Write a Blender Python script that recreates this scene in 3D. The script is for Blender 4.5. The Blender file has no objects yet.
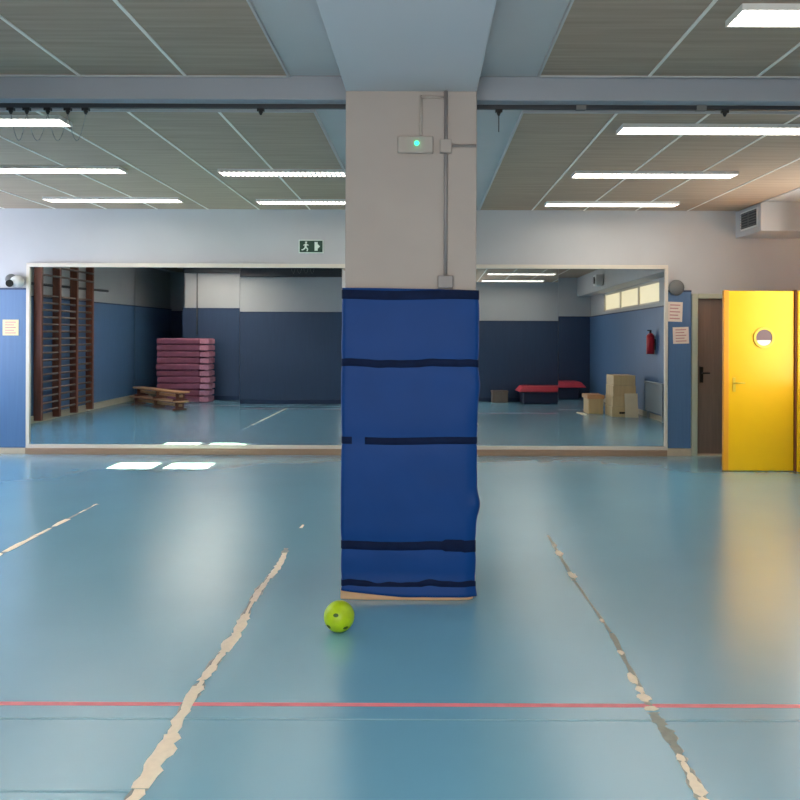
import bpy, bmesh, math, random
from mathutils import Vector, Matrix, noise
S = bpy.context.scene
COL = S.collection
random.seed(7)
R = math.radians
CAM_Z = 1.55

# ------------------------------------------------------------ materials
def lin(c):
    return tuple(((v/255)/12.92 if v/255 <= .04045 else ((v/255+.055)/1.055)**2.4) for v in c)

def mat(name, rgb, rough=.5, metal=0, spec=.5, vary=0, scale=8, stretch=(1,1,1), bump=0, emit=None, es=0, coat=0, rough_vary=0):
    m = bpy.data.materials.new(name); m.use_nodes = True
    nt = m.node_tree; b = nt.nodes['Principled BSDF']
    c = lin(rgb)
    b.inputs['Base Color'].default_value = (*c, 1)
    b.inputs['Roughness'].default_value = rough
    b.inputs['Metallic'].default_value = metal
    b.inputs['Specular IOR Level'].default_value = spec
    b.inputs['Coat Weight'].default_value = coat; b.inputs['Coat Roughness'].default_value = .27; b.inputs['Coat IOR'].default_value = 1.6
    if emit:
        b.inputs['Emission Color'].default_value = (*lin(emit), 1)
        b.inputs['Emission Strength'].default_value = es
    if vary or bump or rough_vary:
        tc = nt.nodes.new('ShaderNodeTexCoord'); mp = nt.nodes.new('ShaderNodeMapping')
        mp.inputs['Scale'].default_value = stretch
        no = nt.nodes.new('ShaderNodeTexNoise'); no.inputs['Scale'].default_value = scale
        no.inputs['Detail'].default_value = 5
        nt.links.new(tc.outputs['Object'], mp.inputs['Vector']); nt.links.new(mp.outputs['Vector'], no.inputs['Vector'])
        if vary:
            r = nt.nodes.new('ShaderNodeValToRGB')
            r.color_ramp.elements[0].position = .3; r.color_ramp.elements[1].position = .7
            r.color_ramp.elements[0].color = (*[v*(1-vary) for v in c], 1)
            r.color_ramp.elements[1].color = (*[min(1, v*(1+vary)) for v in c], 1)
            nt.links.new(no.outputs['Fac'], r.inputs['Fac']); nt.links.new(r.outputs['Color'], b.inputs['Base Color'])
        if rough_vary:
            mr = nt.nodes.new('ShaderNodeMapRange')
            mr.inputs['From Min'].default_value = .3; mr.inputs['From Max'].default_value = .7
            mr.inputs['To Min'].default_value = rough-rough_vary; mr.inputs['To Max'].default_value = rough+rough_vary
            nt.links.new(no.outputs['Fac'], mr.inputs['Value']); nt.links.new(mr.outputs['Result'], b.inputs['Roughness'])
        if bump:
            bp = nt.nodes.new('ShaderNodeBump'); bp.inputs['Strength'].default_value = bump; bp.inputs['Distance'].default_value = .01
            nt.links.new(no.outputs['Fac'], bp.inputs['Height']); nt.links.new(bp.outputs['Normal'], b.inputs['Normal'])
    return m

M = {
 'wall': mat('painted plaster', (192,192,193), .6, vary=.03, scale=2, bump=.05),
 'ceiling': mat('ceiling plaster', (190,189,189), .75, vary=.02, scale=3),
 'beam': mat('beam plaster', (150,156,164), .75, vary=.02, scale=3),
 'beamlight': mat('pale beam plaster', (196,196,200), .75),
 'column': mat('column plaster', (168,159,152), .6, vary=.03, scale=3),
 'panel': mat('wood wool panel', (168,149,131), .85, vary=.13, scale=3.5, stretch=(.35,7,1), bump=.2),
 'tbar': mat('white tee bar', (240,236,228), .5),
 'floor': mat('blue vinyl floor', (114,172,198), .24, spec=1.0, vary=.04, scale=.9, coat=.8),
 'wains': mat('blue wall padding', (82,116,156), .45, vary=.05, scale=6, stretch=(6,6,.3)),
 'wainedge': mat('dark blue padding edge', (28,48,82), .5),
 'frame': mat('cream painted frame', (222,212,198), .35),
 'base': mat('beige skirting', (205,186,160), .45, vary=.05, scale=9),
 'basewood': mat('brown wooden skirting', (158,128,104), .45, vary=.1, scale=12, stretch=(.3,4,4)),
 'mirror': mat('silvered glass', (216,220,220), .012, metal=1),
 'matblue': mat('blue vinyl mat', (14,62,126), .5, spec=.15, vary=.06, scale=2.5, bump=.15),
 'strap': mat('dark navy strap', (15,30,62), .7, spec=.1, vary=.15, scale=20),
 'plinth': mat('pale timber plinth', (224,180,138), .45, vary=.1, scale=6, stretch=(.5,4,4)),
 'tape': mat('worn white tape', (250,236,212), .55, vary=.05, scale=30),
 'residue': mat('brown tape residue', (128,138,138), .5, vary=.2, scale=30),
 'tanres': mat('tan residue', (150,155,145), .5, vary=.15, scale=30),
 'red': mat('red floor line', (236,132,142), .4, vary=.06, scale=12),
 'faint': mat('faded floor line', (126,178,196), .3),
 'yellow': mat('yellow door paint', (246,192,8), .33, spec=.4, vary=.03, scale=2),
 'orange': mat('orange yellow edge', (236,160,30), .4),
 'brownjamb': mat('brown jamb', (120,62,28), .5),
 'green_frame': mat('pale green door frame', (178,182,160), .4),
 'browndoor': mat('brown door leaf', (128,108,96), .5, vary=.1, scale=5, stretch=(6,6,.4)),
 'black': mat('black plastic', (18,18,20), .35),
 'grey': mat('grey plastic', (112,113,112), .5),
 'greydark': mat('dark grey metal', (42,46,52), .45),
 'white': mat('white plastic', (225,224,220), .4),
 'paper': mat('printed paper', (238,220,205), .7, vary=.03, scale=40),
 'paperyellow': mat('cream paper', (240,218,170), .7, vary=.05, scale=40),
 'ink': mat('pink print', (205,150,145), .7),
 'conduit': mat('grey conduit', (134,130,130), .45),
 'signgreen': mat('exit sign green', (10,62,44), .4),
 'signwhite': mat('exit sign white', (225,240,228), .4),
 'led': mat('green pilot light', (40,200,120), .3, emit=(40,230,140), es=2.2),
 'ball': mat('lime green ball rubber', (172,204,10), .42, vary=.16, scale=14, bump=.3),
 'ballmark': mat('dark green ball print', (52,88,10), .5),
 'tube': mat('lit fluorescent tube', (255,255,255), .5, emit=(255,246,232), es=5.5),
 'tube_fill': mat('added fill light tube', (255,255,255), .5, emit=(255,244,228), es=26),  # stronger glow, only for the two added lamps
 'lamp_housing': mat('white lamp housing', (225,225,222), .3),
 'louvre': mat('bright aluminium louvre', (225,225,225), .3, metal=.6),
 'darkwood': mat('dark brown varnished wood', (128,74,54), .4, vary=.2, scale=5, stretch=(5,5,.4)),
 'rung': mat('worn wooden rung', (128,106,96), .4, vary=.15, scale=8),
 'bench': mat('orange brown wood', (216,158,112), .45, vary=.15, scale=6),
 'ply': mat('pale plywood', (218,186,140), .5, vary=.08, scale=4, stretch=(4,4,.4)),
 'plylight': mat('whitish plywood', (236,218,188), .5, vary=.05, scale=4),
 'crash': mat('faded magenta foam mat', (146,84,106), .8, vary=.15, scale=7, bump=.4),
 'crash_end': mat('pink mat end', (208,140,160), .8, vary=.2, scale=16, bump=.5),
 'redmat': mat('red vinyl', (200,60,78), .5, vary=.08, scale=5),
 'navy': mat('navy vinyl', (34,40,66), .6),
 'radiator': mat('grey radiator enamel', (150,156,160), .4),
 'ext_red': mat('red enamel', (190,30,50), .3),
 'glow_wall': mat('added glowing pane', (230,225,205), .5, emit=(236,216,172), es=.45),  # emission carries the lit look of the cream wall
 'glow_blue': mat('added glowing pane cool', (220,228,235), .5, emit=(224,232,255), es=5.5),  # fill glow of the added left pane
 'glow_rear': mat('added rear fill pane', (225,228,232), .5, emit=(250,243,235), es=3.0),  # fill glow of the added pane behind the camera
 'glow_door': mat('added fill pane by the door', (225,228,232), .5, emit=(250,240,228), es=3.4),  # fill glow of the added pane near the yellow door
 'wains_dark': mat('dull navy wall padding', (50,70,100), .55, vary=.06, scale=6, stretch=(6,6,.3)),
 'cordlight': mat('pale cord', (140,140,138), .6),
 'cord': mat('grey cord', (95,95,96), .6),
 'valve_glass': mat('porthole glass', (120,100,104), .35, spec=.2),
 'ring': mat('pale yellow ring', (228,196,60), .45),
}

# clear glass for the small sunlit window
g = bpy.data.materials.new('clear pane'); g.use_nodes = True
nt = g.node_tree; nt.nodes.clear()
o_ = nt.nodes.new('ShaderNodeOutputMaterial'); t_ = nt.nodes.new('ShaderNodeBsdfTransparent')
gl = nt.nodes.new('ShaderNodeBsdfGlossy'); gl.inputs['Roughness'].default_value = .02
mx = nt.nodes.new('ShaderNodeMixShader'); mx.inputs[0].default_value = .06
nt.links.new(t_.outputs[0], mx.inputs[1]); nt.links.new(gl.outputs[0], mx.inputs[2]); nt.links.new(mx.outputs[0], o_.inputs[0])
M['clear'] = g

# ------------------------------------------------------------ mesh helpers
class MB:
    def __init__(s): s.bm = bmesh.new()
    def box(s, x0, x1, y0, y1, z0, z1, mi=0, mtx=None):
        x0, x1 = sorted((x0, x1)); y0, y1 = sorted((y0, y1)); z0, z1 = sorted((z0, z1))
        vs = [Vector(p) for p in ((x0,y0,z0),(x1,y0,z0),(x1,y1,z0),(x0,y1,z0),(x0,y0,z1),(x1,y0,z1),(x1,y1,z1),(x0,y1,z1))]
        if mtx: vs = [mtx @ v for v in vs]
        v = [s.bm.verts.new(p) for p in vs]
        for f in ((0,3,2,1),(4,5,6,7),(0,1,5,4),(1,2,6,5),(2,3,7,6),(3,0,4,7)):
            s.bm.faces.new([v[i] for i in f]).material_index = mi
        return s
    def cyl(s, p0, p1, r, r2=None, seg=16, mi=0):
        p0, p1 = Vector(p0), Vector(p1); d = p1-p0; L = d.length
        q = d.to_track_quat('Z', 'Y').to_matrix().to_4x4()
        m = Matrix.Translation((p0+p1)/2) @ q
        r2 = r if r2 is None else r2
        n0 = len(s.bm.faces)
        ret = bmesh.ops.create_cone(s.bm, cap_ends=True, segments=seg, radius1=r, radius2=r2, depth=L, matrix=m)
        for v in ret['verts']:
            for f in v.link_faces: f.material_index = mi; f.smooth = len(f.verts) == 4
        return s
    def tube(s, pts, r, seg=8, mi=0):
        for a, b in zip(pts, pts[1:]): s.cyl(a, b, r, seg=seg, mi=mi)
        return s
    def sphere(s, c, r, seg=24, mi=0, sc=(1,1,1)):
        m = Matrix.Translation(c) @ Matrix.Diagonal((*sc, 1))
        ret = bmesh.ops.create_uvsphere(s.bm, u_segments=seg, v_segments=seg//2, radius=r, matrix=m)
        for v in ret['verts']:
            for f in v.link_faces: f.material_index = mi; f.smooth = True
        return s
    def prism(s, pts, z0, z1, mi=0):          # outline in xy
        a = [s.bm.verts.new((x, y, z0)) for x, y in pts]; b = [s.bm.verts.new((x, y, z1)) for x, y in pts]
        n = len(pts)
        s.bm.faces.new(b).material_index = mi; s.bm.faces.new(a[::-1]).material_index = mi
        for i in range(n):
            s.bm.faces.new((a[i], a[(i+1) % n], b[(i+1) % n], b[i])).material_index = mi
        return s
    def prism_xz(s, pts, y0, y1, mi=0):
        a = [s.bm.verts.new((x, y0, z)) for x, z in pts]; b = [s.bm.verts.new((x, y1, z)) for x, z in pts]
        n = len(pts)
        s.bm.faces.new(b).material_index = mi; s.bm.faces.new(a[::-1]).material_index = mi
        for i in range(n):
            s.bm.faces.new((a[i], b[i], b[(i+1) % n], a[(i+1) % n])).material_index = mi
        return s
    def build(s, name, mats, parent=None, local=False, bevel=0, seg=2):
        if parent is not None and not local:
            w = Vector((0, 0, 0)); p = parent
            while p: w += p.location; p = p.parent
            for v in s.bm.verts: v.co -= w
        bmesh.ops.recalc_face_normals(s.bm, faces=s.bm.faces)
        me = bpy.data.meshes.new(name); s.bm.to_mesh(me); s.bm.free()
        for m in (mats if isinstance(mats, (list, tuple)) else [mats]): me.materials.append(m if not isinstance(m, str) else M[m])
        o = bpy.data.objects.new(name, me); COL.objects.link(o)
        if parent is not None: o.parent = parent
        if bevel:
            b = o.modifiers.new('bevel', 'BEVEL'); b.width = bevel; b.segments = seg; b.limit_method = 'ANGLE'
        return o

def tag(o, label=None, cat=None, group=None, kind=None):
    if label: o['label'] = label
    if cat: o['category'] = cat
    if group: o['group'] = group
    if kind: o['kind'] = kind
    return o
def thing(name, loc, label, cat, group=None, rz=0):
    o = bpy.data.objects.new(name, None); COL.objects.link(o)
    o.location = loc; o.rotation_euler = (0, 0, rz); o.empty_display_size = .1
    return tag(o, label, cat, group)
def struct(o, label=None): return tag(o, label, kind='structure')
def B(x0, x1, y0, y1, z0, z1): return MB().box(x0, x1, y0, y1, z0, z1)
def copy_tree(o, parent=None):
    c = o.copy(); COL.objects.link(c)
    if parent: c.parent = parent
    for ch in list(o.children): copy_tree(ch, c)
    return c
def P(px, py, D):                              # pixel of the photograph and a distance -> a point of the room
    return Vector(((px-425)/800*D, D, CAM_Z+(333-py)/800*D))

# ------------------------------------------------------------ the room
XL, XR, YB, YF, H = -6.65, 4.33, -.6, 10.17, 3.11
XA = 5.15                                      # side wall of the recess behind the yellow door
T = .15
struct(B(XL-T, XA+T, YB-T, YF+1.4, -T, 0).build('floor', 'floor'), 'glossy light blue vinyl gym floor')
struct(B(XL-T, XA+T, YB-T, YF+1.4, H, H+T).build('ceiling', 'ceiling'), 'pale grey plaster ceiling')

DX0, DX1, DZ = 3.46, 4.30, 2.0                 # door opening in the mirror wall
w = MB(); w.box(XL-T, DX0, YF, YF+T, 0, H); w.box(DX0, DX1, YF, YF+T, DZ, H); w.box(DX1, XA+T, YF, YF+T, 0, H)
struct(w.build('wall_back', 'wall'), 'pale grey end wall carrying the mirrors')
# right wall with openings for a glowing band and an added fill pane
w = MB(); WY0, WY1, WZ0, WZ1 = .9, 5.5, 2.17, 2.6
RY0, RY1, RZ0, RZ1 = 7.45, 8.75, 1.0, 2.8
w.box(XR, XR+T, YB-T, RY0, 0, WZ0); w.box(XR, XR+T, YB-T, RY0, WZ1, H)
w.box(XR, XR+T, YB-T, WY0, WZ0, WZ1); w.box(XR, XR+T, WY1, RY0, WZ0, WZ1); w.box(XR, XR+T, RY1, 9.0, 0, H); w.box(XR, XR+T, RY0, RY1, 0, RZ0); w.box(XR, XR+T, RY0, RY1, RZ1, H)
w.box(XR+T, XA+T, 9.0-T, 9.0, 0, H)
AY0, AY1, AZ0, AZ1 = 9.05, 9.47, 2.185, 2.545   # small clear window in the recess
w.box(XA, XA+T, 9.0, AY0, 0, H); w.box(XA, XA+T, AY1, YF, 0, H)
w.box(XA, XA+T, AY0, AY1, 0, AZ0); w.box(XA, XA+T, AY0, AY1, AZ1, H)
struct(w.build('wall_right', 'wall'), 'pale right side wall with added glowing panes')
# left wall with an opening for an added, unseen fill pane
w = MB(); LY0, LY1, LZ0, LZ1 = 7.3, 9.6, 1.0, 2.7
w.box(XL-T, XL, YB-T, LY0, 0, H); w.box(XL-T, XL, LY1, YF, 0, H); w.box(XL-T, XL, LY0, LY1, 0, LZ0); w.box(XL-T, XL, LY0, LY1, LZ1, H)
struct(w.build('wall_left', 'wall'), 'pale left side wall behind the wall bars')
BX0, BX1, BZ0, BZ1 = -1.75, 1.1, .35, 2.8
w = MB(); w.box(XL, BX0, YB-T, YB, 0, H); w.box(BX1, XR, YB-T, YB, 0, H); w.box(BX0, BX1, YB-T, YB, 0, BZ0); w.box(BX0, BX1, YB-T, YB, BZ1, H)
struct(w.build('wall_front', 'wall'), 'pale wall opposite the mirrors')
struct(B(-5.5, -1.9, YB, 2.0, 0, H).build('wall_inner', 'wall'), 'projecting block of wall opposite the mirrors')

# windows: a small clear one for the sun, the rest added glowing panes
wn = struct(MB().box(XR+.05, XR+.08, WY0, WY1, WZ0, WZ1).build('wall_glow_1', 'glow_wall'), 'glowing cream band in right wall, put in for the light on the wall')  # glowing band stands in for light falling on the cream wall
f = MB()
for k in range(4):
    y = WY0+(WY1-WY0)*k/3; f.box(XR+.02, XR+.1, y-.03, y+.03, WZ0, WZ1)
f.box(XR+.02, XR+.1, WY0, WY1, WZ0, WZ0+.04); f.box(XR+.02, XR+.1, WY0, WY1, WZ1-.04, WZ1)
f.build('window_frame', 'frame', wn)
wn = struct(MB().box(XL-.08, XL-.05, LY0, LY1, LZ0, LZ1).build('fill_window_2', 'glow_blue'), 'tall frosted pane added unseen in left wall, glowing to light the room')  # added out of view as cool fill light from the left
f = MB()
for k in range(4):
    y = LY0+(LY1-LY0)*k/3; f.box(XL-.1, XL-.02, y-.03, y+.03, LZ0, LZ1)
f.box(XL-.1, XL-.02, LY0, LY1, LZ0, LZ0+.05); f.box(XL-.1, XL-.02, LY0, LY1, LZ1-.05, LZ1)
f.build('window_frame', 'frame', wn)
wn = struct(MB().box(BX0, BX1, YB-.08, YB-.05, BZ0, BZ1).build('fill_window_4', 'glow_rear'), 'wide glowing pane added unseen behind the camera to light the room')  # added out of view to brighten ceiling and column from behind
f = MB()
for k in range(4):
    x = BX0+(BX1-BX0)*k/3; f.box(x-.03, x+.03, YB-.1, YB-.02, BZ0, BZ1)
f.box(BX0, BX1, YB-.1, YB-.02, BZ0, BZ0+.05); f.box(BX0, BX1, YB-.1, YB-.02, BZ1-.05, BZ1)
f.build('window_frame', 'frame', wn)
wn = struct(MB().box(XR+.05, XR+.08, RY0, RY1, RZ0, RZ1).build('fill_window_5', 'glow_door'), 'unseen glowing pane added in the right wall to light the yellow door')  # added out of view to brighten the yellow door and right floor
f = MB()
for k in range(3):
    y = RY0+(RY1-RY0)*k/2; f.box(XR+.02, XR+.1, y-.03, y+.03, RZ0, RZ1)
f.build('window_frame', 'frame', wn)
wn = struct(MB().box(XA+.07, XA+.08, AY0, AY1, AZ0, AZ1).build('window_3', 'clear'), 'small clear window in the recess by the yellow door')
f = MB(); zm = (AZ0+AZ1)/2; f.box(XA+.05, XA+.1, AY0, AY1, zm-.016, zm+.016); f.build('window_frame', 'frame', wn)

# wall padding (wainscot)
def wains(n, boxes, label, m='wains'):
    w = MB()
    for b in boxes:
        w.box(*b); x0, x1, y0, y1, z0, z1 = b
        w.box(x0-.002, x1+.002, y0-.002, y1+.002, z1-.02, z1+.004, mi=1)
    return struct(w.build('trim_%d' % n, [m, 'wainedge'], bevel=.003), label)
ZW = 2.1
wains(1, [(XL, -5.06, YF-.03, YF, .08, ZW)], 'blue wall padding left of the mirrors')
wains(2, [(3.085, 3.375, YF-.03, YF, .1, ZW)], 'blue wall padding between the mirrors and the door')
wains(3, [(XL, XL+.03, YB, LY0-.1, .13, 2.15)], 'blue wall padding on the left wall')
wains(4, [(XR-.03, XR, YB, RY0-.05, .1, ZW)], 'blue wall padding on the right wall')
wains(5, [(-5.53, -1.87, 1.97, 2.03, .1, ZW), (XL, -5.5, YB, YB+.03, .1, ZW), (1.15, XR-.03, YB, YB+.03, .1, ZW)], 'blue wall padding opposite the mirrors', 'wains_dark')
wains(6, [(DX1+.06, XA, YF-.03, YF, .1, ZW)], 'blue wall padding behind the yellow door')
# skirtings
def skirt(name, boxes, m='base'):
    w = MB()
    for b in boxes: w.box(*b)
    return struct(w.build(name, m, bevel=.004), 'beige skirting board')
skirt('baseboard_back', [(XL, -5.04, YF-.04, YF, 0, .075), (3.07, 3.38, YF-.04, YF, 0, .095), (DX1+.05, XA, YF-.04, YF, 0, .095)])
skirt('baseboard_left', [(XL, XL+.045, YB, YF-.05, 0, .12)])
skirt('baseboard_right', [(XR-.045, XR, YB, 9.0, 0, .1)])
skirt('baseboard_front', [(-5.54, -1.86, 2.0, 2.045, 0, .1), (-1.9, XR-.05, YB, YB+.045, 0, .1)], 'wainedge')
struct(B(-5.045, 3.065, YF-.07, YF, 0, .078).build('baseboard_mirror', 'basewood', bevel=.004), 'brown wooden board under the mirrors')

# ceiling: fields of wood wool panels with white tee bars
def field(n, x0, x1, y0, y1, bars, label):
    w = MB(); w.box(x0, x1, y0, y1, H-.012, H)
    for b in bars: w.box(b-.009, b+.009, y0, y1, H-.018, H-.008, mi=1)
    # paler rim
    w.box(x0-.012, x0, y0, y1, H-.02, H, mi=2); w.box(x1, x1+.012, y0, y1, H-.02, H, mi=2)
    w.box(x0-.012, x1+.012, y0-.012, y0, H-.02, H, mi=2); w.box(x0-.012, x1+.012, y1, y1+.012, H-.02, H, mi=2)
    struct(w.build('trim_%d' % n, ['panel', 'tbar', 'ceiling']), label)
LB = [-1.45-.64*k for k in range(8)]; RB = [1.34+.65*k for k in range(4)]
field(7, -6.4, -.835, YB+.2, 4.82, LB, 'near left field of brown grey ceiling panels')
field(8, -6.4, -.785, 5.6, 10.05, LB, 'far left field of brown grey ceiling panels')
field(9, .685, 3.94, YB+.2, 4.80, RB, 'near right field of brown grey ceiling panels')
field(10, .685, 3.94, 5.6, 10.05, RB, 'far right field of brown grey ceiling panels')
w = MB(); CX0, CX1, CY0, CY1 = -.47, .30, 4.69, 5.46
w.box(XL, XR, 4.86, 4.95, 2.965, H)
struct(w.build('trim_11', 'beam', bevel=.006), 'crosswise ceiling beam in front of the rail')
struct(B(CX0, CX1, YB, CY0, 2.965, H).build('trim_12', 'beamlight', bevel=.006), 'lengthwise ceiling beam running to the column')
struct(B(3.97, XR, YB, 7.4, 2.62, H).build('trim_13', 'ceiling', bevel=.006), 'bulkhead along the right wall')
struct(B(-5.5, -1.9, 2.0, 2.12, 2.9, H).build('trim_14', 'greydark', bevel=.006), 'dark beam opposite the mirrors')

# column with plinth
col = struct(B(CX0, CX1, CY0, CY1, 0, 3.0).build('column', 'column', bevel=.006), 'square plastered column in the middle of the gym')
pl = MB()
pts = [(-.487, 4.655), (-.40, 4.645), (-.2, 4.636), (.1, 4.634), (.2, 4.636), (.26, 4.645), (.285, 4.665), (.285, 5.5), (-.487, 5.5)]
pl.prism(pts, 0, .064)
pl.build('plinth', 'plinth', col, bevel=.006)

# ------------------------------------------------------------ padding mat strapped round the column
MX0, MX1, MY0, MY1 = -.486, .316, 4.655, 5.50
def ring(n=180, rad=.025):
    """points and normals along a rounded rectangle, starting mid rear side, counter-clockwise seen from above"""
    segs = []
    cx = [(MX1-rad, MY1-rad, 0), (MX0+rad, MY1-rad, 90), (MX0+rad, MY0+rad, 180), (MX1-rad, MY0+rad, 270)]
    out = []
    for i, (x, y, a0) in enumerate(cx):
        for k in range(7):
            a = R(a0+90*k/6); out.append((x+rad*math.cos(a), y+rad*math.sin(a), math.cos(a), math.sin(a)))
        nx, ny, na = cx[(i+1) % 4]
        a1 = R(a0+90); p0 = (x+rad*math.cos(a1), y+rad*math.sin(a1)); a2 = R(na); p1 = (nx+rad*math.cos(a2), ny+rad*math.sin(a2))
        m = 40
        for k in range(1, m):
            t = k/m; out.append((p0[0]+(p1[0]-p0[0])*t, p0[1]+(p1[1]-p0[1])*t, math.cos(a1), math.sin(a1)))
    return out
RG = ring(); NR = len(RG)
STR = [1.772, 1.374, .922, .312, .09]           # strap heights
def ztop(x, y): return 1.806-.006*math.sin(3*x)-.008*(x > .25)
def zbot(x, y):
    t = (x-MX0)/(MX1-MX0); return .058-.034*min(1, t*2.2)**.8 if y < 4.8 else .02
def off(x, y, z):
    d = min(abs(z-s) for s in STR)
    o = .005*(1-math.exp(-(d/.05)**2))-.002
    o += .005*noise.noise(Vector((x*3, y*3, z*2.3)))+.003*noise.noise(Vector((x*9+3, y*9, z*7)))
    wr = min(1, max(0, (x-.24)/.06)); wr = wr*wr*(3-2*wr)
    o += wr*(.022*math.exp(-((z-.55)/.07)**2)+.010*math.exp(-((z-1.25)/.1)**2)-.022*(1-z/1.8))
    o += .005*math.exp(-(((x-.27)+(z-1.30)*.8)/.012)**2)*math.exp(-((z-1.31)/.05)**2)     # crease below the strap
    o += max(0, min(1, (4.668-y)/.012))*.046*max(0, 1-z/.16)**1.5
    return o
mt = thing('column_mat', (-.085, 5.08, .02), 'blue padded vinyl mat wrapped around the middle column', 'padding mat')
bm = bmesh.new(); NZ = 110; grid = []
for j in range(NZ+1):
    row = []
    for (x, y, nx, ny) in RG:
        z = zbot(x, y)+(ztop(x, y)-zbot(x, y))*j/NZ; o = off(x, y, z)
        row.append(bm.verts.new((x+nx*o, y+ny*o, z)))
    grid.append(row)
top_in = [bm.verts.new((x-nx*.012, y-ny*.012, ztop(x, y))) for (x, y, nx, ny) in RG]
bot_in = [bm.verts.new((x-nx*.012, y-ny*.012, zbot(x, y))) for (x, y, nx, ny) in RG]
rows = [bot_in]+grid+[top_in]
for j in range(len(rows)-1):
    for i in range(NR):
        f = bm.faces.new((rows[j][i], rows[j][(i+1) % NR], rows[j+1][(i+1) % NR], rows[j+1][i])); f.smooth = True
m_ = MB(); m_.bm.free(); m_.bm = bm; m_.build('padding', 'matblue', mt)
def strap(zc, hw, gap=None, wav=0, extra=0):
    bm = bmesh.new(); prev = None; first = None
    for (x, y, nx, ny) in RG+[RG[0]]:
        if gap and y < 4.7 and gap[0] < x < gap[1]: prev = None; continue
        front = y < 4.75
        z = zc+(wav*(math.sin(x*13+1)+.8*math.sin(x*29+.5)+.5*math.sin(x*53)) if front else 0)+.003*math.sin(x*9)
        h = hw+(extra if (front and x > .12) else 0)
        if front and extra and x > .22: z -= .006
        q = []
        for (dz, o2) in ((-h, .001), (-h+.003, .003), (h-.003, .003), (h, .001)):
            o = off(x, y, zc)+o2; q.append(bm.verts.new((x+nx*o, y+ny*o, z+dz)))
        if prev:
            for k in range(3): bm.faces.new((prev[k], q[k], q[k+1], prev[k+1])).smooth = True
        prev = q
    m_ = MB(); m_.bm.free(); m_.bm = bm
    o = m_.build('strap', 'strap', mt)
    so = o.modifiers.new('solid', 'SOLIDIFY'); so.thickness = .003; so.offset = 0
    return o
strap(STR[0], .026); strap(STR[1], .021, wav=.002); strap(STR[2], .020, gap=(-.417, -.352)); strap(STR[3], .024, wav=.001, extra=.010); strap(STR[4], .018, wav=.006)

# fittings on the column
el = thing('emergency_light', (-.03, 4.69, 2.66), 'flat white emergency light with green pilot lamp on the column', 'emergency light')
MB().box(-.165, .045, 4.662, 4.69, 2.60, 2.70).build('body', 'column', el, bevel=.008)
MB().sphere((-.052, 4.655, 2.655), .014, 12).build('pilot_light', 'led', el)
cd = thing('cable_conduit', (.118, 4.68, 1.8), 'thin grey cable conduit running down the column to a socket box', 'conduit')
c = MB(); x = .118; c.cyl((x, 4.677, 1.86), (x, 4.677, 2.965), .011); c.build('pipe', 'conduit', cd)
MB().box(x-.045, x+.045, 4.645, 4.69, 1.812, 1.885).build('socket_box', 'conduit', cd, bevel=.006)
MB().box(x-.035, x+.035, 4.652, 4.69, 2.60, 2.68).build('junction_box', 'column', cd, bevel=.006)
MB().cyl((x+.03, 4.678, 2.645), (.296, 4.678, 2.645), .008).build('branch_pipe', 'conduit', cd)
cd = thing('cable_conduit', (-.03, 4.68, 2.7), 'short conduit above the emergency light on the column', 'conduit')
MB().cyl((-.028, 4.68, 2.70), (-.028, 4.68, 2.94), .008).cyl((-.028, 4.68, 2.93), (.10, 4.68, 2.93), .008).build('pipe', 'column', cd)

# ------------------------------------------------------------ the mirrors
mr = thing('wall_mirror', (-1.0, YF, .08), 'long wall mirror of six panes in a cream frame', 'mirror')
fx0, fx1, fz0, fz1 = -5.05, 3.075, .078, 2.42
f = MB(); y0, y1 = YF-.05, YF-.001
f.box(fx0, fx1, y0, y1, fz0, fz0+.045); f.box(fx0, fx1, y0, y1, fz1-.05, fz1)
f.box(fx0, fx0+.045, y0, y1, fz0+.045, fz1-.05); f.box(fx1-.04, fx1, y0, y1, fz0+.045, fz1-.05)
f.build('frame', 'frame', mr, bevel=.005)
edges = [-5.005, -3.68, -2.35, -1.0, .34, 1.69, 3.035]
vs = [0, 0, 8, 8, 17, 8]
for k in range(6):
    th = vs[k]/1600; a, b = edges[k]+.001, edges[k+1]-.001
    zc = 1.25; hh = 1.13; yc = YF-.022
    m_ = MB()
    mtx = Matrix.Translation((0, yc, zc)) @ Matrix.Rotation(-th, 4, 'X')
    m_.box(a, b, -.003, .003, -hh, hh, mtx=mtx)
    m_.build('mirror_pane', 'mirror', mr)

# ------------------------------------------------------------ doors on the right
d = struct(B(DX0, DX1, YF+.06, YF+.10, .02, DZ).build('door_1', 'browndoor'), 'brown door in the opening beside the mirrors')
tag(d, 'dark brown closed door in the pale green frame, half behind the yellow door', 'door')
MB().box(DX0+.05, DX0+.09, YF+.03, YF+.06, .93, 1.13).cyl((DX0+.07, YF+.02, 1.05), (DX0+.17, YF+.02, 1.05), .010).build('door_handle', 'black', d)
f = MB(); f.box(3.385, DX0, YF-.035, YF+.12, 0, DZ+.06); f.box(DX0, DX1, YF-.035, YF+.12, DZ, DZ+.06); f.box(DX1, DX1+.06, YF-.035, YF+.12, 0, DZ+.06)
f.build('door_frame', 'green_frame', d, bevel=.005)
MB().box(DX0, DX1, YF-.01, YF+.12, 0, .02).build('threshold', 'base', d)
struct(B(XL, XA+T, YF+1.38, YF+1.4, 0, H).build('wall_corridor', 'wall'), 'corridor wall behind the brown door')

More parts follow.
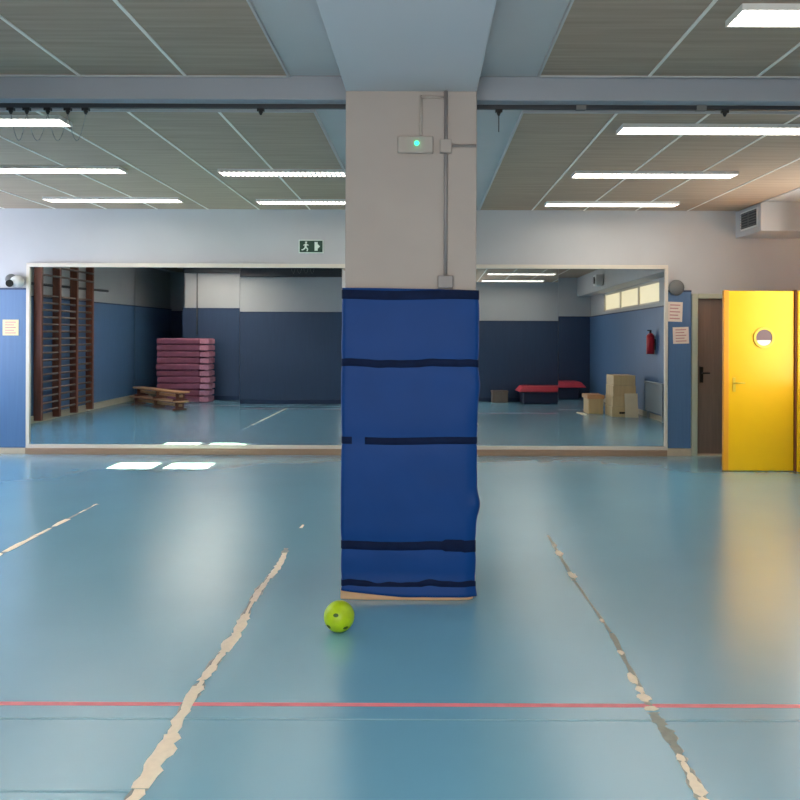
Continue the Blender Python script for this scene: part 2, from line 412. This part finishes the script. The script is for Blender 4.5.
YD = 9.05
dy = B(3.385, 4.165, YD-.02, YD+.02, .008, 2.04).build('door_2', 'yellow', bevel=.004)
struct(dy); tag(dy, 'bright yellow door leaf with a round porthole window, standing open', 'door')
MB().box(3.372, 3.43, YD-.026, YD+.026, .008, 2.045).build('edge_strip', 'orange', dy, bevel=.004)
px_, pz_ = 3.825, 1.51
rg = MB()
n = 36
for i in range(n):
    a0, a1 = 2*math.pi*i/n, 2*math.pi*(i+1)/n
    for ya, yb in ((YD-.034, YD-.019),):
        ra, rb = .092, .118
        rg.prism_xz([(px_+ra*math.cos(a0), pz_+ra*math.sin(a0)), (px_+rb*math.cos(a0), pz_+rb*math.sin(a0)), (px_+rb*math.cos(a1), pz_+rb*math.sin(a1)), (px_+ra*math.cos(a1), pz_+ra*math.sin(a1))], ya, yb)
bmesh.ops.remove_doubles(rg.bm, verts=rg.bm.verts, dist=1e-4)
r_ = rg.build('porthole_ring', 'ring', dy)
MB().cyl((px_, YD-.028, pz_), (px_, YD-.018, pz_), .093, seg=32).build('porthole_glass', 'valve_glass', dy)
w = MB(); pts = []
for i in range(13):
    a = math.pi+math.pi*i/12; aa = a
    pts.append((px_-.003+.078*math.cos(aa), pz_-.028+.062*math.sin(aa)))
w.prism_xz(pts, YD-.031, YD-.027); w.build('notice', 'white', dy)
h = MB(); h.box(3.475, 3.505, YD-.028, YD-.018, .90, 1.06); h.cyl((3.49, YD-.06, 1.0), (3.49, YD-.018, 1.0), .009); h.cyl((3.49, YD-.06, 1.0), (3.60, YD-.06, 1.0), .009)
h.build('door_handle', 'ring', dy)
dp = struct(B(4.168, 4.186, YD-.05, YD+.04, 0, 2.05).build('door_3', 'brownjamb', bevel=.004))
tag(dp, 'brown jamb and second yellow leaf at the right edge of the picture', 'door')
MB().box(4.186, 4.33, 8.97, 9.01, .005, 2.04).build('door_leaf', 'yellow', dp, bevel=.004)

# ------------------------------------------------------------ ventilation duct with grille
vd = thing('ventilation_duct', (4.5, 9.8, 2.76), 'white boxed ventilation duct under the ceiling above the yellow door', 'duct')
MB().box(3.94, XA, 9.40, YF, 2.765, H).build('casing', 'wall', vd, bevel=.008)
g_ = MB(); g_.box(3.93, 3.942, 9.47, 9.98, 2.83, 3.06); gr = g_.build('grille', 'white', vd, bevel=.003)
g_ = MB(); g_.box(3.927, 3.932, 9.50, 9.95, 2.85, 3.04)
gk = g_.build('opening', 'greydark', gr)
g_ = MB()
for k in range(6):
    z = 2.865+.032*k; g_.box(3.918, 3.928, 9.50, 9.95, z-.004, z+.004)
g_.box(3.918, 3.93, 9.71, 9.73, 2.85, 3.04)
g_.build('slats', 'grey', gr)

# ------------------------------------------------------------ small things on the mirror wall
sg = thing('exit_sign', (-1.46, YF, 2.56), 'small green emergency exit sign above the left mirrors', 'sign')
cx, cz = P(311, 247, YF).x, P(311, 247, YF).z
MB().box(cx-.158, cx+.158, YF-.02, YF, cz-.085, cz+.085).build('backing', 'signwhite', sg, bevel=.004)
MB().box(cx-.145, cx+.145, YF-.026, YF-.019, cz-.073, cz+.073).build('face', 'signgreen', sg)
s = MB(); yy0, yy1 = YF-.029, YF-.0255
s.sphere((cx-.062, YF-.028, cz+.05), .013, 12, sc=(1, .2, 1))                  # running figure
def limb(a, b, r=.008):
    (ax, az), (bx, bz) = a, b; dx, dz = bx-ax, bz-az; L = math.hypot(dx, dz); nx, nz = -dz/L*r, dx/L*r
    s.prism_xz([(cx+ax+nx, cz+az+nz), (cx+ax-nx, cz+az-nz), (cx+bx-nx, cz+bz-nz), (cx+bx+nx, cz+bz+nz)], yy0, yy1)
limb((-.062, .035), (-.07, -.012), .013); limb((-.07, -.012), (-.042, -.03), .008); limb((-.042, -.03), (-.05, -.062), .007)
limb((-.07, -.012), (-.095, -.04), .008); limb((-.095, -.04), (-.12, -.045), .007); limb((-.06, .03), (-.032, .012), .006); limb((-.064, .03), (-.095, .012), .006)
s.build('running_figure', 'signwhite', sg)
s = MB(); s.prism_xz([(cx+.045, cz-.055), (cx+.085, cz-.055), (cx+.085, cz+.055), (cx+.045, cz+.055)], yy0, yy1)
s.prism_xz([(cx+.085, cz-.03), (cx+.115, cz), (cx+.085, cz+.03)], yy0, yy1)
s.build('doorway_symbol', 'signwhite', sg)

al = thing('alarm_bell', (3.17, YF, 2.12), 'round grey alarm bell above the two notices right of the mirrors', 'alarm bell')
c0 = P(675, 287, YF)
MB().cyl((c0.x, YF, c0.z), (c0.x, YF-.05, c0.z), .075, seg=24).build('backing', 'greydark', al)
MB().sphere((c0.x, YF-.05, c0.z), .10, 24, sc=(1, .5, 1)).build('gong', 'grey', al)
def notice(c, wd, ht, label, m='paper', rows=5, ang=0):
    n_ = thing('paper_notice', (c.x, YF-.03, c.z-ht/2), label, 'notice')
    mt_ = Matrix.Translation((c.x, 0, c.z)) @ Matrix.Rotation(ang, 4, 'Y') @ Matrix.Translation((-c.x, 0, -c.z))
    MB().box(c.x-wd/2, c.x+wd/2, YF-.037, YF-.0285, c.z-ht/2, c.z+ht/2, mtx=mt_).build('sheet', m, n_)
    q = MB()
    for k in range(rows):
        z = c.z+ht*.34-ht*.68*k/(rows-1); q.box(c.x-wd*.34, c.x+wd*(.34-.12*(k % 2)), YF-.0385, YF-.0365, z-ht*.03, z+ht*.03, mtx=mt_)
    q.build('print', 'ink', n_)
notice(P(674, 311, YF), .19, .25, 'upper white paper notice right of the mirrors, overlapping the frame', ang=R(2))
notice(P(680, 334.5, YF), .20, .21, 'lower white paper notice right of the mirrors', ang=R(-2))
notice(P(12, 329, YF), .20, .20, 'square cream paper notice on the padding left of the mirrors', 'paperyellow')
sc_ = thing('security_camera', (-5.2, YF, 2.1), 'white wall camera with a black lens above the padding at the far left', 'camera')
c0 = P(17, 283, YF-.1)
MB().sphere((c0.x, YF-.10, c0.z), .085, 24, sc=(1, .9, .9)).cyl((c0.x, YF-.1, c0.z), (c0.x, YF, c0.z), .04).build('body', 'white', sc_)
MB().cyl((c0.x-.07, YF-.15, c0.z-.02), (c0.x-.045, YF-.20, c0.z-.03), .045, seg=20).build('lens', 'black', sc_)
MB().sphere((c0.x-.09, YF-.07, c0.z+.03), .07, 16).build('hood', 'grey', sc_)

# ------------------------------------------------------------ curtain rail below the beam
def rail(x0, x1, gliders, label, joints):
    t = thing('curtain_rail', ((x0+x1)/2, 4.97, 2.968), label, 'rail')
    m_ = MB(); m_.box(x0, x1, 4.955, 4.985, 2.940, 2.967)
    m_.build('track', 'greydark', t, bevel=.003)
    for j in joints: MB().box(j-.03, j+.03, 4.95, 4.988, 2.937, 2.97).build('joint', 'grey', t)
    for gx in gliders:
        g_ = MB(); g_.box(gx-.022, gx+.022, 4.958, 4.982, 2.922, 2.940); g_.cyl((gx, 4.97, 2.925), (gx, 4.97, 2.90), .017, .006, seg=10)
        g_.build('glider', 'black', t)
    return t
gl1 = [P(p, 104, 4.97).x for p in (10, 26, 47, 67, 85, 260)]
rail(XL, CX0, gl1, 'dark curtain rail with hanging gliders left of the column', [-3.9])
rail(CX1, XR, [P(498, 104, 4.97).x, P(724, 104, 4.97).x], 'dark curtain rail right of the column', [P(580, 104, 4.97).x, P(700, 104, 4.97).x])
ht = thing('hanging_cord', (gl1[2], 4.97, 2.92), 'thin grey cords looped between rail gliders at top left', 'cord')
c = MB()
for a, b in zip(gl1[:4], gl1[1:5]):
    pts = [Vector((a+(b-a)*k/8, 4.97, 2.905-.17*math.sin(math.pi*k/8))) for k in range(9)]; c.tube(pts, .002, 6)
    pts = [Vector((a+(b-a)*k/8+.03, 4.97, 2.905-.24*math.sin(math.pi*k/8)**.7)) for k in range(9)]; pass
c.build('loop', 'cordlight', ht)
for gx, L in ((P(498, 104, 4.97).x, .10),): 
    k = thing('pull_cord', (gx, 4.97, 2.8), 'short cord hanging from the rail just right of the column', 'cord')
    MB().cyl((gx, 4.97, 2.90), (gx, 4.97, 2.90-L), .004, seg=6).build('string', 'cord', k)

# ------------------------------------------------------------ ceiling lamps
LL, LW = 1.54, .20
def make_lamp(label, fin=.0015, tb='tube'):
    t = thing('ceiling_light', (0, 0, 0), label, 'ceiling light', None)
    h = MB(); a, b, e = LL/2, LW/2, .008
    h.box(-a, a, -b, b, .026, .03); h.box(-a, a, -b-e, -b, 0, .03); h.box(-a, a, b, b+e, 0, .03); h.box(-a-e, -a, -b-e, b+e, 0, .03); h.box(a, a+e, -b-e, b+e, 0, .03)
    h.build('housing', 'lamp_housing', t, local=True)
    for s_ in (-1, 1): MB().box(-a+.01, a-.01, s_*.052-.046, s_*.052+.046, .006, .022).build('tube', tb, t, local=True)
    v = MB()
    for k in range(33):
        x = -a+LL*(k+.5)/33; v.box(x-fin, x+fin, -b, b, .001, .006)
    v.box(-a, a, -.004, .004, .001, .024)
    v.build('louvre', 'louvre', t, local=True)
    return t
ZL = H-.042
lamps = [
 (2.268, 9.76, 'fluorescent ceiling light at the far end of the right row, nearest the mirror wall'),
 (2.268, 7.95, 'fluorescent ceiling light second from the mirror wall in the right row'),
 (2.268, 6.18, 'long bright fluorescent ceiling light in the right row just beyond the rail'),
 (2.268, 3.97, 'large fluorescent ceiling light at the top right corner, nearer than the rail'),
 (2.268, 2.1, 'fluorescent ceiling light of the right row, nearly above the camera, seen mirrored'),
 (2.268, .25, 'fluorescent ceiling light of the right row behind the camera, seen mirrored'),
 (-3.73, 9.57, 'fluorescent ceiling light at the far end of the left row, above the mirrors'),
 (-3.75, 7.80, 'fluorescent ceiling light second from the mirror wall in the left row'),
 (-3.50, 6.0, 'fluorescent ceiling light seen behind the looped cords at the top left'),
 (-4.6, 5.5, 'added unseen ceiling light over the wall bars, brightening the left wall'),
 (-4.7, 3.1, 'added unseen ceiling light over the wooden benches, brightening the left wall'),
 (-1.227, 9.68, 'fluorescent ceiling light above the exit sign, left of the column, farthest one'),
 (-1.227, 7.92, 'fluorescent ceiling light left of the column, second from the mirror wall'),
]
proto = None
for x, y, lab in lamps:
    if proto is None: proto = make_lamp(lab); o = proto
    elif x == -1.227: o = make_lamp(lab, .010)
    elif x in (-4.6, -4.7): o = make_lamp(lab, tb='tube_fill')  # unseen lamps added to brighten the left wall
    else: o = copy_tree(proto); o['label'] = lab
    if y == 3.97: x += .06
    if y == 6.18: x += .03
    o.location = (x*.97, y*.97, ZL); o['group'] = 'fluorescent ceiling lights'

# ------------------------------------------------------------ floor lines
def strip(y0, y1, xf, wf, n, seed, z0, z1, mb, mi=0):
    rnd = random.Random(seed); L = []; Rr = []
    for k in range(n+1):
        t = k/n; y = y0+(y1-y0)*t; w_ = wf(t, rnd)
        x = xf(t)+rnd.uniform(-.3, .3)*w_*.35
        L.append((x-w_/2*rnd.uniform(.75, 1.15), y)); Rr.append((x+w_/2*rnd.uniform(.75, 1.15), y+rnd.uniform(-.3, .3)*(y1-y0)/n))
    for k in range(n):
        a, b, c_, d_ = L[k], Rr[k], Rr[k+1], L[k+1]
        mb.prism([a, b, c_, d_], z0, z1, mi)
def blob(mb, x, y, w_, l_, seed, z0, z1, mi=0):
    rnd = random.Random(seed); n = 14; pts = []
    for i in range(n):
        a = 2*math.pi*i/n; r = rnd.uniform(.75, 1.1); pts.append((x+w_/2*r*math.cos(a), y+l_/2*r*math.sin(a)))
    mb.prism(pts, z0, z1, mi)
RES = (.0003, .0010); TAP = (.0010, .0022)
# left line of worn tape, from the front edge of the picture to level with the column
t1 = thing('floor_tape', (-.96, 4, 0), 'thick worn cream tape line on the floor left of the column', 'floor tape')
segs = [(.9, 2.71, .06), (2.715, 3.08, .085), (3.07, 3.30, .05), (3.29, 3.50, .06), (3.49, 3.56, .03), (3.555, 3.72, .052), (3.71, 3.88, .036), (3.87, 4.12, .068), (4.11, 4.4, .06), (4.39, 4.62, .022), (4.61, 4.95, .046), (4.945, 5.06, .03), (5.05, 5.62, .048), (6.34, 6.45, .03)]
xf = lambda y: -.975+.012*math.sin(y*5)+.012*(y-4)*-.3
m2 = MB()
for i, (a, b, w_) in enumerate(segs):
    m_ = MB()
    n = max(3, int((b-a)/.035))
    strip(a, b, lambda t, a=a, b=b: xf(a+(b-a)*t), lambda t, r, w_=w_: w_*r.uniform(.8, 1.1)*(.35+.65*math.sin(math.pi*min(1, max(0, .12+.76*t)))**.5), n, 10+i, TAP[0]+i*1e-5, TAP[1]+i*1e-5, m_)
    m_.build('tape', 'tape', t1)
strip(.9, 5.75, lambda t: xf(.9+4.85*t)-.004, lambda t, r: .046*r.uniform(.5, 1.4), 110, 3, *RES, m2)
m2.build('residue', 'residue', t1)
# far left line
t2 = thing('floor_tape', (-2.95, 5, 0), 'thin worn pale tape line on the floor at the far left', 'floor tape')
m2 = MB()
for i, (a, b, w_) in enumerate([(3.2, 5.6, .05), (5.62, 6.05, .055), (6.07, 6.3, .04), (6.36, 6.62, .06), (6.85, 6.95, .025), (7.1, 7.2, .02)]):
    m_ = MB(); strip(a, b, lambda t: -2.95, lambda t, r, w_=w_: w_*r.uniform(.6, 1.1), max(2, int((b-a)/.1)), 40+i, *TAP, m_)
    m_.build('tape', 'tape', t2)
strip(3.2, 7.2, lambda t: -2.95, lambda t, r: .045*r.uniform(.3, 1.3), 50, 4, *RES, m2)
m2.build('residue', 'residue', t2)
# right line: mostly brown residue with cream remains
t3 = thing('floor_tape', (.95, 4, 0), 'mostly worn away tape line with cream remains right of the column', 'floor tape')
def gx(px, py): D = 1240/(py-333); return (px-425)/800*D, D
for i, (px, py, wp, hp) in enumerate([(560, 553, 7, 7), (573, 575, 8, 7), (603, 620, 4, 4), (556, 545, 3, 3), (622, 652, 6, 5), (634, 678, 9, 12), (641, 689, 8, 8), (645, 697, 13, 9), (652, 708, 15, 5), (682, 757, 9, 8), (687, 766, 7, 12), (694, 778, 9, 14), (700, 788, 14, 18), (707, 803, 12, 16)]):
    x, y = gx(px, py); m_ = MB(); blob(m_, x, y, wp*y/800*1.1, hp*y*y/1240, 70+i, TAP[0]+i*2e-5, TAP[1]+i*2e-5); m_.build('tape_remnant', 'tape', t3)
for i, (x0_, y0_, x1_, y1_, w_) in enumerate([(549, 535, 575, 580, .03), (575, 580, 612, 632, .02), (612, 632, 650, 704, .032), (655, 712, 676, 745, .06), (676, 745, 712, 812, .055)]):
    a, b = gx(x0_, y0_), gx(x1_, y1_)
    m2 = MB(); strip(a[1], b[1], lambda t, a=a, b=b: a[0]+(b[0]-a[0])*t, lambda t, r, w_=w_: w_*.8*r.uniform(.5, 1.3), 14, 90+i, *RES, m2); m2.build('residue', 'tanres', t3)
tag(B(XL+.1, XR-.1, 3.318, 3.349, .0002, .0008).build('painted_floor_line', 'red'), 'thin red line painted across the whole floor in front', 'floor line')
tag(B(XL+.1, XR-.1, 3.20, 3.212, .0002, .0006).build('painted_floor_line', 'faint'), 'very faint pale line just in front of the red line', 'floor line')
tag(B(XL+.1, -.99, 2.69, 2.705, .0002, .0006).build('painted_floor_line', 'faint'), 'faint pale line at the bottom left edge of the picture', 'floor line')

# ------------------------------------------------------------ ball
bc = Vector((-.44, 4.15, .079)); br = .079
bl = thing('ball', (bc.x, bc.y, 0), 'lime green rubber ball on the floor beside the column', 'ball')
b_ = MB().sphere(bc, br, 48)
for v in b_.bm.verts:                            # faint moulded seams
    d = (v.co-bc).normalized(); s1 = min(abs(d.x), abs(d.y*.7+d.z*.7)); v.co = bc+d*(br-.0016*math.exp(-(s1/.04)**2))
b_.build('shell', 'ball', bl)
def patch(dx, dz, r, name='print_mark'):
    dy_ = -math.sqrt(max(.01, 1-dx*dx-dz*dz)); d = Vector((dx, dy_, dz)).normalized()
    q = d.to_track_quat('Z', 'Y'); m_ = MB(); n = 14; c0 = m_.bm.verts.new(bc+d*(br+.0012)); rr = []
    for i in range(n):
        a = 2*math.pi*i/n; p = d*br+q @ Vector((r*math.cos(a), r*.7*math.sin(a), 0)); rr.append(m_.bm.verts.new(bc+p.normalized()*(br+.0008)))
    for i in range(n): m_.bm.faces.new((c0, rr[i], rr[(i+1) % n]))
    m_.build(name, 'ballmark', bl)
patch(-.12, .38, .014, 'valve'); patch(-.62, -.45, .016); patch(.5, -.5, .015)

# ------------------------------------------------------------ things seen in the mirrors
# wall bars on the left wall
wb = thing('wall_bars', (XL, 5.6, 0), 'tall dark wooden wall bars on the left wall, seen in the left mirror', 'wall bars')
ups = [4.66, 5.36, 6.06, 6.74]
for y in ups: MB().box(XL+.035, XL+.17, y-.035, y+.035, .04, 2.86).build('upright', 'darkwood', wb, bevel=.006)
for k in range(17):
    z = .2+.123*k; MB().cyl((XL+.13, ups[0], z), (XL+.13, ups[-1], z), .019, seg=10).build('rung', 'rung', wb)
for z in (2.52, 2.68): MB().cyl((XL+.165, ups[0], z), (XL+.165, ups[-1], z), .019, seg=10).build('rung', 'rung', wb)
hp = thing('wall_pipe', (XL, 5.0, 2.36), 'thin pipe running along the left wall behind the wall bars', 'pipe')
MB().cyl((XL+.03, 3.6, 2.40), (XL+.03, 7.0, 2.36), .022, seg=10).build('pipe', 'greydark', hp)

# benches
def bench(loc, rz, label, flip=False):
    t = thing('gym_bench', loc, label, 'bench', 'stacked gym benches', rz)
    L = 2.05
    MB().box(-L/2, L/2, -.12, .12, .155, .185).build('seat', 'bench', t, local=True, bevel=.004)
    for s_ in (-1, 0, 1):
        m_ = MB(); m_.box(s_*L*.42-.025, s_*L*.42+.025, -.15, .15, 0, .035); m_.box(s_*L*.42-.02, s_*L*.42+.02, -.09, .09, .035, .155)
        m_.build('leg', 'darkwood', t, local=True, bevel=.004)
    MB().box(-L/2+.1, L/2-.1, -.03, .03, .07, .12).build('beam', 'bench', t, local=True)
    return t
bx, by, ba = -5.5, 3.78, math.atan2(1.44, 1.5)
bench((bx, by, 0), ba, 'lower wooden gym bench of the pair by the mat stack, seen mirrored')
bench((bx+.03, by-.02, .186), ba+.03, 'upper wooden gym bench lying on another bench, seen mirrored')

# stack of crash mats
proto = None; zt = 0; nm = 10
for k in range(nm):
    rnd = random.Random(k+3); th = .142
    if proto is None:
        proto = thing('gym_mat', (0, 0, 0), '', 'gym mat', 'stacked magenta gym mats')
        MB().box(-.58, .38, -.28, .28, .004, th-.004).build('foam', 'crash', proto, local=True, bevel=.03, seg=3)
        m_ = MB()
        for q in range(14):
            yq = -.27+.04*q; m_.box(.38, .54+.07*random.random(), yq, yq+.03, .01+.02*random.random(), th-.01-.03*random.random())
        m_.build('frayed_end', 'crash_end', proto, local=True)
        o = proto
    else: o = copy_tree(proto)
    o.location = (-5.33+rnd.uniform(-.02, .03), 2.42+rnd.uniform(-.015, .015), k*th); o.rotation_euler.z = rnd.uniform(-.02, .02)
    words = ['lowest', 'second from the bottom', 'third from the bottom', 'fourth from the bottom', 'fifth from the bottom', 'fifth from the top', 'fourth from the top', 'third from the top', 'second from the top', 'topmost']
    o['label'] = 'faded magenta gym mat, %s of the tall mirrored stack' % words[k]
pp = thing('wall_conduit', (-5.33, 2.05, 1.5), 'thin pale conduit above the stack of magenta mats, seen mirrored', 'conduit')
MB().cyl((-5.2, 2.045, 1.5), (-5.2, 2.045, 2.9), .014, seg=8).build('pipe', 'grey', pp)

# low trampoline against the opposite wall
tp = thing('crash_mat', (3.1, -.1, 0), 'low navy crash mat with a red top by the opposite wall, seen mirrored', 'mat')
MB().prism([(2.45, -.45), (3.85, -.45), (3.85, .35), (2.45, .35)], .0, .30).build('base', 'navy', tp, bevel=.03)
m_ = MB(); m_.prism([(2.33, -.52), (4.02, -.52), (4.02, .42), (2.33, .42)], .30, .44)
for v in m_.bm.verts:
    if v.co.z > .4: v.co.x = 3.17+(v.co.x-3.17)*.86; v.co.y = -.05+(v.co.y+.05)*.8
m_.build('top_cover', 'redmat', tp, bevel=.02)
cb = thing('low_box', (1.9, -.3, 0), 'low brown box on the floor beside the crash mat, seen mirrored', 'box')
MB().box(1.72, 2.12, -.5, -.1, 0, .26).build('box', 'browndoor', cb, bevel=.01); MB().box(1.71, 2.13, -.51, -.09, .26, .30).build('lid', 'rung', cb, bevel=.006)
# vaulting box, low box and panel by the right wall
vb = thing('vaulting_box', (3.9, 4.6, 0), 'tall pale plywood vaulting box by the right wall, seen mirrored', 'vaulting box')
for k in range(4):
    z = .2*k; m_ = MB(); m_.prism([(3.60+.01*k, 4.3), (4.08-.01*k, 4.3), (4.08-.01*k, 4.9), (3.60+.01*k, 4.9)], z+.001, z+.199)
    m_.build('section', 'ply', vb, bevel=.006)
MB().box(3.74, 3.92, 4.895, 4.905, .06, .10).build('grip_hole', 'black', vb)
lb = thing('plywood_panel', (3.98, 5.0, 0), 'whitish plywood panel leaning on the vaulting box, seen mirrored', 'panel')
m_ = MB(); m_.box(3.83, 4.08, -.012, .012, 0, .46, mtx=Matrix.Translation((0, 5.0, 0)) @ Matrix.Rotation(R(9), 4, 'X')); m_.build('board', 'plylight', lb, bevel=.003)
lw = thing('wooden_box', (3.45, 3.9, 0), 'low orange brown wooden box left of the vaulting box, seen mirrored', 'box')
MB().box(3.28, 3.58, 3.75, 4.25, 0, .30).build('box', 'ply', lw, bevel=.008); MB().box(3.25, 3.60, 3.72, 4.28, .30, .38).build('lid', 'bench', lw, bevel=.01)
rd = thing('radiator', (XR, 5.3, .1), 'low grey radiator on the right wall, seen mirrored', 'radiator')
m_ = MB()
for k in range(16): m_.box(XR-.11, XR-.045, 4.95+.07*k, 5.0+.07*k, .14, .66)
m_.build('fins', 'radiator', rd, bevel=.008); MB().box(XR-.12, XR-.04, 4.93, 6.09, .66, .70).build('top_rail', 'radiator', rd, bevel=.006)
for y in (5.0, 5.96): MB().box(XR-.09, XR-.045, y, y+.04, 0, .14).build('foot', 'radiator', rd)
fe = thing('fire_extinguisher', (4.2, 5.35, 1.2), 'small red extinguisher hung on the right wall, seen in the mirror', 'fire extinguisher')
ex, ey = XR-.12, 5.35
m_ = MB(); m_.cyl((ex, ey, 1.22), (ex, ey, 1.56), .075, seg=20); m_.cyl((ex, ey, 1.56), (ex, ey, 1.61), .075, .03, seg=20); m_.build('cylinder', 'ext_red', fe)
MB().cyl((ex, ey, 1.61), (ex, ey, 1.66), .02).box(ex-.06, ex+.02, ey-.012, ey+.012, 1.65, 1.67).build('valve', 'black', fe)
MB().box(XR-.05, XR-.03, ey-.03, ey+.03, 1.3, 1.5).build('bracket', 'greydark', fe)
sk = thing('tape_scrap', (3.5, 3.5, 0), 'white scrap of tape on the floor near the right wall, seen mirrored', 'tape scrap')
m_ = MB(); blob(m_, 3.15, 4.2, .16, .7, 5, *TAP); m_.build('tape', 'tape', sk)
t4 = thing('wall_fan', (3.9, 5.0, 2.5), 'small white wall fan unit under the bulkhead, seen mirrored', 'fan unit')
MB().box(3.80, 3.965, 2.2, 2.5, 2.70, 2.95).build('body', 'white', t4, bevel=.02); MB().cyl((3.80, 2.35, 2.82), (3.78, 2.35, 2.82), .08, seg=20).build('grille', 'black', t4)

# ------------------------------------------------------------ light
w_ = bpy.data.worlds.new('sky'); S.world = w_; w_.use_nodes = True
bgn = w_.node_tree.nodes['Background']; bgn.inputs[0].default_value = (.62, .76, 1, 1); bgn.inputs[1].default_value = 1.5
sd = bpy.data.lights.new('sun', 'SUN'); sd.energy = 420; sd.angle = R(.12); sd.color = (1, .64, .34)
so = bpy.data.objects.new('sun', sd); COL.objects.link(so)
so.rotation_euler = Vector((-1, 0, -.286)).to_track_quat('-Z', 'Y').to_euler(); so.location = (12, 9.3, 5)

# ------------------------------------------------------------ camera
cam = bpy.data.cameras.new('camera'); co = bpy.data.objects.new('camera', cam); COL.objects.link(co)
cam.sensor_fit = 'HORIZONTAL'; cam.sensor_width = 36; cam.lens = 36; cam.clip_start = .05
cam.shift_x = -25/800; cam.shift_y = -67/800
co.location = (0, 0, CAM_Z); co.rotation_euler = (R(90), R(-.2), 0)
S.camera = co

S.view_settings.view_transform = 'Standard'; S.view_settings.look = 'None'; S.view_settings.gamma = 1
S.view_settings.use_curve_mapping = False; S.view_settings.exposure = 1.18
cy = S.cycles
cy.use_denoising = True; cy.max_bounces = 8; cy.diffuse_bounces = 5; cy.glossy_bounces = 5; cy.transparent_max_bounces = 8
cy.caustics_reflective = False; cy.caustics_refractive = False; cy.sample_clamp_indirect = 6
